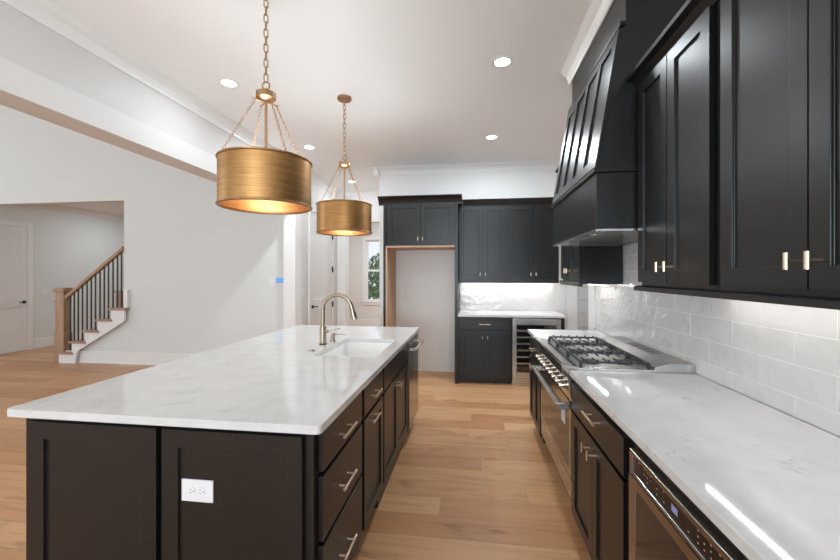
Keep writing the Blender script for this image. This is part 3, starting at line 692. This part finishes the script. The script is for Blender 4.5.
# ------------------------------------------------------------------ range hood
HY0, HY1 = 2.08, 3.14
t = thing('range_hood', (0.9, (HY0+HY1)/2, 1.65), 'black wood range hood with slanted paneled front above the range', 'range hood')
part('apron', MB().box(0.633, 1.155, HY0, HY1, 1.667, 1.955), M['black'], t, bev=0.002)
part('ledge', MB().prism([(0.70, 1.9555), (0.622, 1.9555), (0.618, 1.962), (0.618, 1.974), (0.628, 1.982), (0.70, 1.982)], 'y', HY0-0.012, HY1+0.012).box(0.70, 1.155, HY0-0.012, HY1+0.012, 1.9555, 1.982), M['black'], t, bev=0.001)
S0 = Vector((0.645, 0, 1.9825)); S1 = Vector((0.765, 0, 2.70)); SL = (S1-S0).length; SD = (S1-S0).normalized(); SN = Vector((-SD.z, 0, SD.x))
fslant = lambda u, d, z: tuple(S0+SD*z+SN*d+Vector((0, u, 0)))
part('canopy', MB().prism([(0.645, 1.9825), (1.155, 1.9825), (1.155, 2.70), (0.765, 2.70)], 'y', HY0, HY1), M['black'], t)
pw = (HY1-HY0-0.075*2-3*0.07)/4; rc = []
for k in range(4):
    a = HY0+0.075+k*(pw+0.07); rc.append((a, a+pw, 0.06, SL-0.07))
part('front_panel', MB().board(fslant, HY0, HY1, 0.001, SL-0.012, 0.0005, 0.02, rc, 0.011), M['black'], t, bev=0.0015)
part('frieze', MB().box(0.775, 1.155, HY0, HY1, 2.7005, CEIL-0.002).box(0.745, 0.775, HY0-0.01, HY1+0.01, 2.7005, 2.72), M['black'], t, bev=0.001)
ins = part('insert', MB().box(0.63, 0.66, HY0-0.003, HY1+0.003, 1.655, 1.6665).box(0.66, 1.155, HY0-0.003, HY0+0.03, 1.655, 1.6665).box(0.66, 1.155, HY1-0.03, HY1+0.003, 1.655, 1.6665).box(0.66, 1.155, HY0+0.03, HY1-0.03, 1.6645, 1.6665).box(1.10, 1.155, HY0+0.03, HY1-0.03, 1.655, 1.6645), M['steel'], t, bev=0.001)
bf = MB()
for k in range(20):
    y = HY0+0.06+k*0.048; bf.box(0.70, 1.08, y, y+0.028, 1.656, 1.6644)
part('baffle', bf, M['steel'], ins)
for y in (HY0+0.22, HY1-0.22):
    part('hood_light', MB().cyl((0.682, y, 1.6565), (0.682, y, 1.6643), 0.018, n=18), M['plastic'], ins)

# ------------------------------------------------------------------ upper cabinets right wall
fu = face('-x', 0.841); UD = 0.314
UZ0, UZ1 = 1.378, 2.40
wall_unit('wall_cabinet', 'black two door wall cabinet beside the range hood', fu, 1.437, 2.056, UD, UZ0, UZ1,
          [(1.765, 2.05, 1.395, 2.372, 1.78), (1.466, 1.759, 1.395, 2.372, 1.712)], group='upper cabinets on the range wall')
wall_unit('wall_cabinet', 'black two door wall cabinet nearest the camera at the right edge', fu, 0.42, 1.4365, UD, UZ0, UZ1,
          [(1.07, 1.405, 1.395, 2.372, 1.088), (0.73, 1.065, 1.395, 2.372, 1.026)], group='upper cabinets on the range wall')
wall_unit('wall_cabinet', 'small black wall cabinet below and beyond the range hood', face('-x', 0.856), 3.16, 3.80, 0.299, 1.3576, UZ1,
          [(3.165, 3.475, 1.395, 2.372, 3.44), (3.481, 3.79, 1.395, 2.372, 3.515)], group='upper cabinets on the range wall')
def crown_prof(base, sgn, z0=2.375, z1=2.495, p=0.07):
    return [(base+0.02*-sgn, z0), (base+sgn*0.004, z0), (base+sgn*0.008, z0+0.02), (base+sgn*0.022, z0+0.055), (base+sgn*0.05, z0+0.085), (base+sgn*p, z0+0.1), (base+sgn*p, z1), (base+0.02*-sgn, z1)]
def crown_prof2(b, g): return [(b-0.02*g, 2.374), (b+g*0.004, 2.374), (b+g*0.012, 2.385), (b+g*0.035, 2.405), (b+g*0.062, 2.415), (b+g*0.066, 2.43), (b-0.02*g, 2.43)]
single('cabinet_crown', MB().prism(crown_prof2(0.841, -1), 'y', 0.42, 2.075), M['black'], 'black crown moulding atop the cabinets beside the hood', 'moulding')
single('cabinet_crown', MB().prism(crown_prof2(0.856, -1), 'y', 3.16, 3.84), M['black'], 'black crown moulding peeking out beyond the hood', 'moulding')
single('light_rail', MB().prism([(0.822, 1.3775), (0.81, 1.372), (0.81, 1.352), (0.83, 1.352), (0.84, 1.362), (0.86, 1.3775)], 'y', 0.42, 2.075), M['black'], 'black light rail under the cabinets beside the hood', 'moulding')
single('light_rail', MB().prism([(0.826, 1.378), (0.8555, 1.378), (0.8555, 1.34), (0.836, 1.34), (0.826, 1.35)], 'y', 3.145, 3.80), M['black'], 'black light rail under the small cabinet beyond the hood', 'moulding')

# ------------------------------------------------------------------ refrigerator surround and bar on the back wall
ff = face('-y', 5.10)
t = thing('refrigerator_surround', (-0.69, 5.4, 0), 'tall black surround cabinet framing the empty refrigerator alcove', 'cabinet')
part('side_panel', MB().box(-1.187, -1.155, 5.085, 5.698, 0, 2.40), M['black'], t)
part('side_panel', MB().box(-0.226, -0.185, 5.085, 5.698, 0, 2.40), M['black'], t)
part('side_lining', MB().box(-1.1545, -1.138, 5.087, 5.698, 0, 1.80), M['raw_ply'], t, label='bare plywood lining')
part('upper_box', MB().box(-1.1545, -0.2265, 5.10, 5.698, 1.825, 2.40), M['black'], t)
part('bottom_lining', MB().box(-1.1545, -0.2265, 5.092, 5.698, 1.80, 1.8245), M['raw_ply'], t, label='bare plywood underside')
for a, b, k in ((-1.122, -0.683, -0.712), (-0.677, -0.238, -0.648)):
    q = part('door', MB().shaker(ff, a, b, 1.84, 2.375), M['black'], t, bev=BV); t_knob(q, ff, k, 1.91, 0.021, 0.045)
part('crown', MB().prism(crown_prof(5.085, -1, 2.37, 2.48, 0.075), 'x', -1.25, -0.13), M['black'], t)
part('top_cap', MB().box(-1.187, -0.13, 5.106, 5.698, 2.401, 2.478), M['black'], t)
struct('wall_alcove', MB().box(-1.136, -0.228, 5.692, 5.6995, 0, 1.80), M['drywall'], 'pale drywall at the back of the refrigerator alcove', cat='wall')

fbk = face('-y', 5.422)
wall_unit('bar_wall_cabinet', 'left black two door wall cabinet above the bar counter', fbk, -0.183, 0.4745, 0.277, 1.36, 2.40,
          [(-0.172, 0.145, 1.372, 2.372, 0.112), (0.151, 0.45, 1.372, 2.372, 0.184)], group='bar wall cabinets')
wall_unit('bar_wall_cabinet', 'right black two door wall cabinet above the bar counter', fbk, 0.475, 1.165, 0.277, 1.36, 2.40,
          [(0.50, 0.822, 1.372, 2.372, 0.79), (0.828, 1.15, 1.372, 2.372, 0.86)], group='bar wall cabinets')
single('bar_cabinet_crown', MB().prism(crown_prof(5.422, -1, 2.375, 2.475, 0.065), 'x', -0.128, 1.20), M['black'], 'black crown moulding atop the bar wall cabinets', 'moulding')
single('bar_light_rail', MB().box(-0.183, 1.165, 5.405, 5.425, 1.32, 1.3595), M['black'], 'black light rail under the bar wall cabinets', 'moulding')
base_unit('bar_base_cabinet', 'black base cabinet with drawer and two doors under the bar counter', ff, -0.183, 0.506, 0.597,
          [('drawer', -0.155, 0.49, 0.725, 0.855, ('bar', 0.165, 0.79, 0.15)), ('door', -0.155, 0.163, 0.135, 0.708, ('t', 0.132, 0.62)), ('door', 0.169, 0.49, 0.135, 0.708, ('t', 0.20, 0.62))])
single('bar_end_panel', MB().box(1.125, 1.165, 5.085, 5.697, 0, 0.883), M['black'], 'black end panel right of the wine cooler', 'panel')
single('bar_worktop', MB().box(-0.184, 1.18, 5.055, 5.689, 0.884, TOP), M['quartz'], 'white quartz bar counter on the back wall', 'worktop', bev=0.003)
t = thing('wine_cooler', (0.81, 5.4, 0), 'built in wine cooler with stainless frame and glass door under the bar counter', 'wine cooler')
WC0, WC1 = 0.512, 1.12
part('cabinet', MB().box(WC0, WC0+0.02, 5.10, 5.69, 0.1, 0.875).box(WC1-0.02, WC1, 5.10, 5.69, 0.1, 0.875).box(WC0+0.02, WC1-0.02, 5.67, 5.69, 0.1, 0.875).box(WC0+0.02, WC1-0.02, 5.10, 5.67, 0.855, 0.875).box(WC0+0.02, WC1-0.02, 5.10, 5.67, 0.1, 0.12), M['black_metal'], t)
part('grille', MB().box(WC0+0.003, WC1-0.003, 5.085, 5.69, 0.0, 0.095).box(WC0+0.02, WC1-0.02, 5.08, 5.085, 0.02, 0.035).box(WC0+0.02, WC1-0.02, 5.08, 5.085, 0.05, 0.065), M['steel'], t)
dr = part('door', MB().box(WC0+0.003, WC0+0.055, 5.065, 5.098, 0.105, 0.868).box(WC1-0.055, WC1-0.003, 5.065, 5.098, 0.105, 0.868).box(WC0+0.055, WC1-0.055, 5.065, 5.098, 0.79, 0.868).box(WC0+0.055, WC1-0.055, 5.065, 5.098, 0.105, 0.18), M['steel'], t, bev=0.003)
part('glass', MB().box(WC0+0.055, WC1-0.055, 5.075, 5.08, 0.18, 0.79), M['glass'], dr)
for k in range(6):
    z = 0.27+k*0.085
    sf = MB().box(WC0+0.03, WC1-0.03, 5.12, 5.14, z, z+0.025)
    for j in range(9): sf.box(WC0+0.05+j*0.06, WC0+0.06+j*0.06, 5.14, 5.62, z, z+0.01)
    part('shelf', sf, M['steel'], t)

# ------------------------------------------------------------------ pendants
def pendant(x, y, label):
    t = thing('pendant_lamp', (x, y, 1.825), label, 'pendant lamp', 'brass drum pendants over the island')
    part('canopy', MB().lathe([(0, 3.022), (0.056, 3.022), (0.064, 3.03), (0.064, 3.049), (0, 3.049)], x, y, 32), M['brass'], t, smooth=40)
    ch = MB(); z = 3.022; k = 0; P = 0.047; lr = 0.0032
    def oval(c, ax, L, W):
        up = ax.normalized(); side = up.orthogonal().normalized()
        return up, side
    def chain(mb, a, b, pitch, W, r):
        a, b = Vector(a), Vector(b); D = b-a; n = max(1, round(D.length/pitch)); u = D.normalized(); s1 = u.orthogonal().normalized(); s2 = u.cross(s1)
        pitch = D.length/n
        for k in range(n):
            c = a+u*pitch*(k+0.5); s = s1 if k % 2 else s2; L = pitch*0.5+r*1.2; h = L-W
            pts = []
            for j in range(7): an = PI*j/6; pts.append(c+u*(h+W*math.sin(an))+s*W*math.cos(an))
            for j in range(7): an = PI+PI*j/6; pts.append(c+u*(-h+W*math.sin(an))+s*W*math.cos(an))
            mb.tube(pts, r, 6, closed=True)
    chain(ch, (x, y, 3.022), (x, y, 2.52), 0.043, 0.0105, 0.0032)
    part('chain', ch, M['brass'], t, smooth=60)
    lp = MB(); lp.tube([(x+0.022*math.cos(a), y, 2.497+0.022*math.sin(a)) for a in [2*PI*k/16 for k in range(16)]], 0.0042, 8, closed=True)
    lp.cyl((x, y, 2.46), (x, y, 2.478), 0.012)
    part('loop', lp, M['brass'], t, smooth=50)
    part('hub', MB().lathe([(0, 2.462), (0.03, 2.462), (0.054, 2.455), (0.054, 2.425), (0.042, 2.415), (0.02, 2.408), (0, 2.408)], x, y, 32), M['brass'], t, smooth=40)
    cr = MB()
    for k in range(2):
        a = PI/4+k*PI/2+0.15; cr.tube([(x-0.075*math.cos(a), y-0.075*math.sin(a), 2.404), (x+0.075*math.cos(a), y+0.075*math.sin(a), 2.404)], 0.004, 8)
    part('cross_bar', cr, M['brass'], t, smooth=50)
    part('rod', MB().cyl((x, y, 2.41), (x, y, 2.0), 0.0075, n=12), M['brass'], t, smooth=40)
    for k in range(4):
        a = PI/4+k*PI/2+0.15; c_, s_ = math.cos(a), math.sin(a)
        sc = MB(); chain(sc, (x+0.06*c_, y+0.06*s_, 2.402), (x+0.236*c_, y+0.236*s_, 2.074), 0.02, 0.0052, 0.0016)
        part('side_chain', sc, M['brass'], t, smooth=60)
    R_ = 0.246
    sh = part('drum_shade', MB().lathe([(R_, 1.815), (R_, 2.067), (R_-0.0025, 2.067), (R_-0.0025, 1.815)], x, y, 96, closed=True), M['brass_drum'], t, smooth=40)
    part('lining', MB().lathe([(R_-0.003, 1.817), (R_-0.003, 2.065), (R_-0.005, 2.065), (R_-0.005, 1.817)], x, y, 96, closed=True), M['brass_in'], sh, smooth=40, label='bright gold lining')
    def rim(z): return [(R_-0.003+0.010*math.cos(a), z+0.0075*math.sin(a)) for a in [2*PI*k/10 for k in range(10)]]
    part('top_rim', MB().lathe(rim(2.067), x, y, 96, closed=True), M['brass'], sh, smooth=60)
    part('bottom_rim', MB().lathe(rim(1.815), x, y, 96, closed=True), M['brass'], sh, smooth=60)
    ar = MB()
    for k in range(4):
        a = PI/4+k*PI/2+0.15; ar.tube([(x, y, 2.06), (x+0.24*math.cos(a), y+0.24*math.sin(a), 2.066)], 0.004, 8)
    part('spider', ar, M['brass'], t)
    for k in range(3):
        a = 0.5+k*2*PI/3; cx, cy = x+0.085*math.cos(a), y+0.085*math.sin(a)
        so = part('socket', MB().cyl((cx, cy, 2.0), (cx, cy, 2.055), 0.017, n=16).tube([(x, y, 2.02), (cx, cy, 2.03)], 0.005, 8), M['brass'], t, smooth=40)
        bl = part('bulb', MB().lathe([(0, 1.905), (0.012, 1.908), (0.025, 1.922), (0.029, 1.94), (0.025, 1.96), (0.014, 1.985), (0.013, 2.0), (0, 2.0)], cx, cy, 20), M['bulb'], so, smooth=60)
    d = bpy.data.lights.new('pendant_bulb_light', 'POINT'); d.energy = 1.0; d.color = (1, 0.80, 0.55); d.shadow_soft_size = 0.05
    o = bpy.data.objects.new('pendant_bulb_light', d); C.objects.link(o); o.location = (0, 0, 1.89-1.825); o.parent = t
    d = bpy.data.lights.new('pendant_ceiling_fill', 'AREA'); d.shape = 'DISK'; d.size = 0.40; d.energy = 5; d.color = (0.82, 0.93, 1.0)  # added cool fill disc in the drum, aimed up to brighten the ceiling
    o = bpy.data.objects.new('pendant_ceiling_fill', d); C.objects.link(o); o.location = (0, 0, 2.055-1.825); o.rotation_euler = (PI, 0, 0); o.parent = t
pendant(-1.151, 2.035, 'near brass drum pendant hanging over the front of the island')
pendant(-1.154, 3.39, 'far brass drum pendant hanging over the sink end of the island')

# ------------------------------------------------------------------ recessed ceiling lights
def downlight(x, y, label, power=8, z=CEIL):
    t = thing('ceiling_downlight', (x, y, z-0.008), label, 'downlight', 'recessed ceiling downlights')
    part('trim_ring', MB().lathe([(0.058, z-0.001), (0.085, z-0.001), (0.083, z-0.006), (0.062, z-0.008), (0.058, z-0.005)], x, y, 40, closed=True), M['trim'], t, smooth=50)
    part('lens', MB().cyl((x, y, z-0.005), (x, y, z-0.001), 0.0578, n=36), M['lamp_lens'], t, smooth=40)
    d = bpy.data.lights.new('downlight_beam', 'AREA'); d.shape = 'DISK'; d.size = 0.11; d.energy = power; d.color = (0.87, 0.945, 1.0)
    o = bpy.data.objects.new('downlight_beam', d); C.objects.link(o); o.location = (0, 0, -0.004); o.parent = t
downlight(-2.03, 3.0, 'glowing round downlight left of the near pendant chain', 5)
downlight(0.228, 2.98, 'glowing round downlight nearest the range hood')
downlight(0.228, 4.59, 'glowing round downlight nearest the bar wall cabinets', 25)
downlight(-2.04, 4.64, 'glowing round downlight between the two pendants', 20)
downlight(-2.06, 6.45, 'small glowing downlight seen behind the far pendant chains', 5)
# unseen ceiling lamps: some continue the grid, hall and back-room ones are added fill
for x, y, z, p in ((-2.03, 1.35, CEIL, 1.5), (0.228, 1.35, CEIL, 1.5), (-2.03, -0.4, CEIL, 1.5), (0.228, -0.4, CEIL, 1.5), (-7.2, 7.6, 2.86, 15), (-5.6, 7.6, 2.86, 10), (-1.8, 8.6, CEIL, 50), (2.4, 4.8, CEIL, 25)):
    d = bpy.data.lights.new('unseen_ceiling_lamp', 'AREA'); d.shape = 'DISK'; d.size = 0.11; d.energy = p; d.color = (0.87, 0.945, 1.0)
    o = bpy.data.objects.new('unseen_ceiling_lamp', d); C.objects.link(o); o.location = (x, y, z-0.006)

# ------------------------------------------------------------------ under-cabinet LED strips
def led(u0, u1, f, z, label, power):
    t = thing('undercabinet_light', f((u0+u1)/2, 0, z), label, 'light strip', 'undercabinet light strips')
    part('housing', MB().fbox(f, u0, u1, -0.014, 0.014, z, z+0.01), M['plastic'], t)
    part('lens', MB().fbox(f, u0+0.001, u1-0.001, -0.005, 0.005, z-0.004, z), M['led'], t)
    d = bpy.data.lights.new('strip_light', 'AREA'); d.shape = 'RECTANGLE'; p = f((u0+u1)/2, 0, z-0.006); q0 = f(u0, 0, z); q1 = f(u1, 0, z)
    if abs(q1[0]-q0[0]) > abs(q1[1]-q0[1]): d.size = u1-u0; d.size_y = 0.008
    else: d.size = 0.008; d.size_y = u1-u0
    d.energy = power; d.color = (1, 0.97, 0.93)
    o = bpy.data.objects.new('strip_light', d); C.objects.link(o); o.location = Vector(p)-Vector(t.location); o.parent = t
fl = face('-x', 1.065)
led(0.46, 1.436, fl, UZ0-0.0105, 'light strip glowing under the nearest right wall cabinet', .45)
led(1.4365, 1.92, fl, UZ0-0.0105, 'light strip glowing under the wall cabinet beside the hood', .35)
led(3.22, 3.74, fl, 1.3575-0.0105, 'light strip glowing under the small cabinet beyond the hood', .3)
led(-0.12, 0.42, face('-y', 5.6), 1.36-0.0105, 'light strip under the left bar wall cabinet', 1.6)
led(0.54, 1.1, face('-y', 5.6), 1.36-0.0105, 'light strip under the right bar wall cabinet', 1.6)
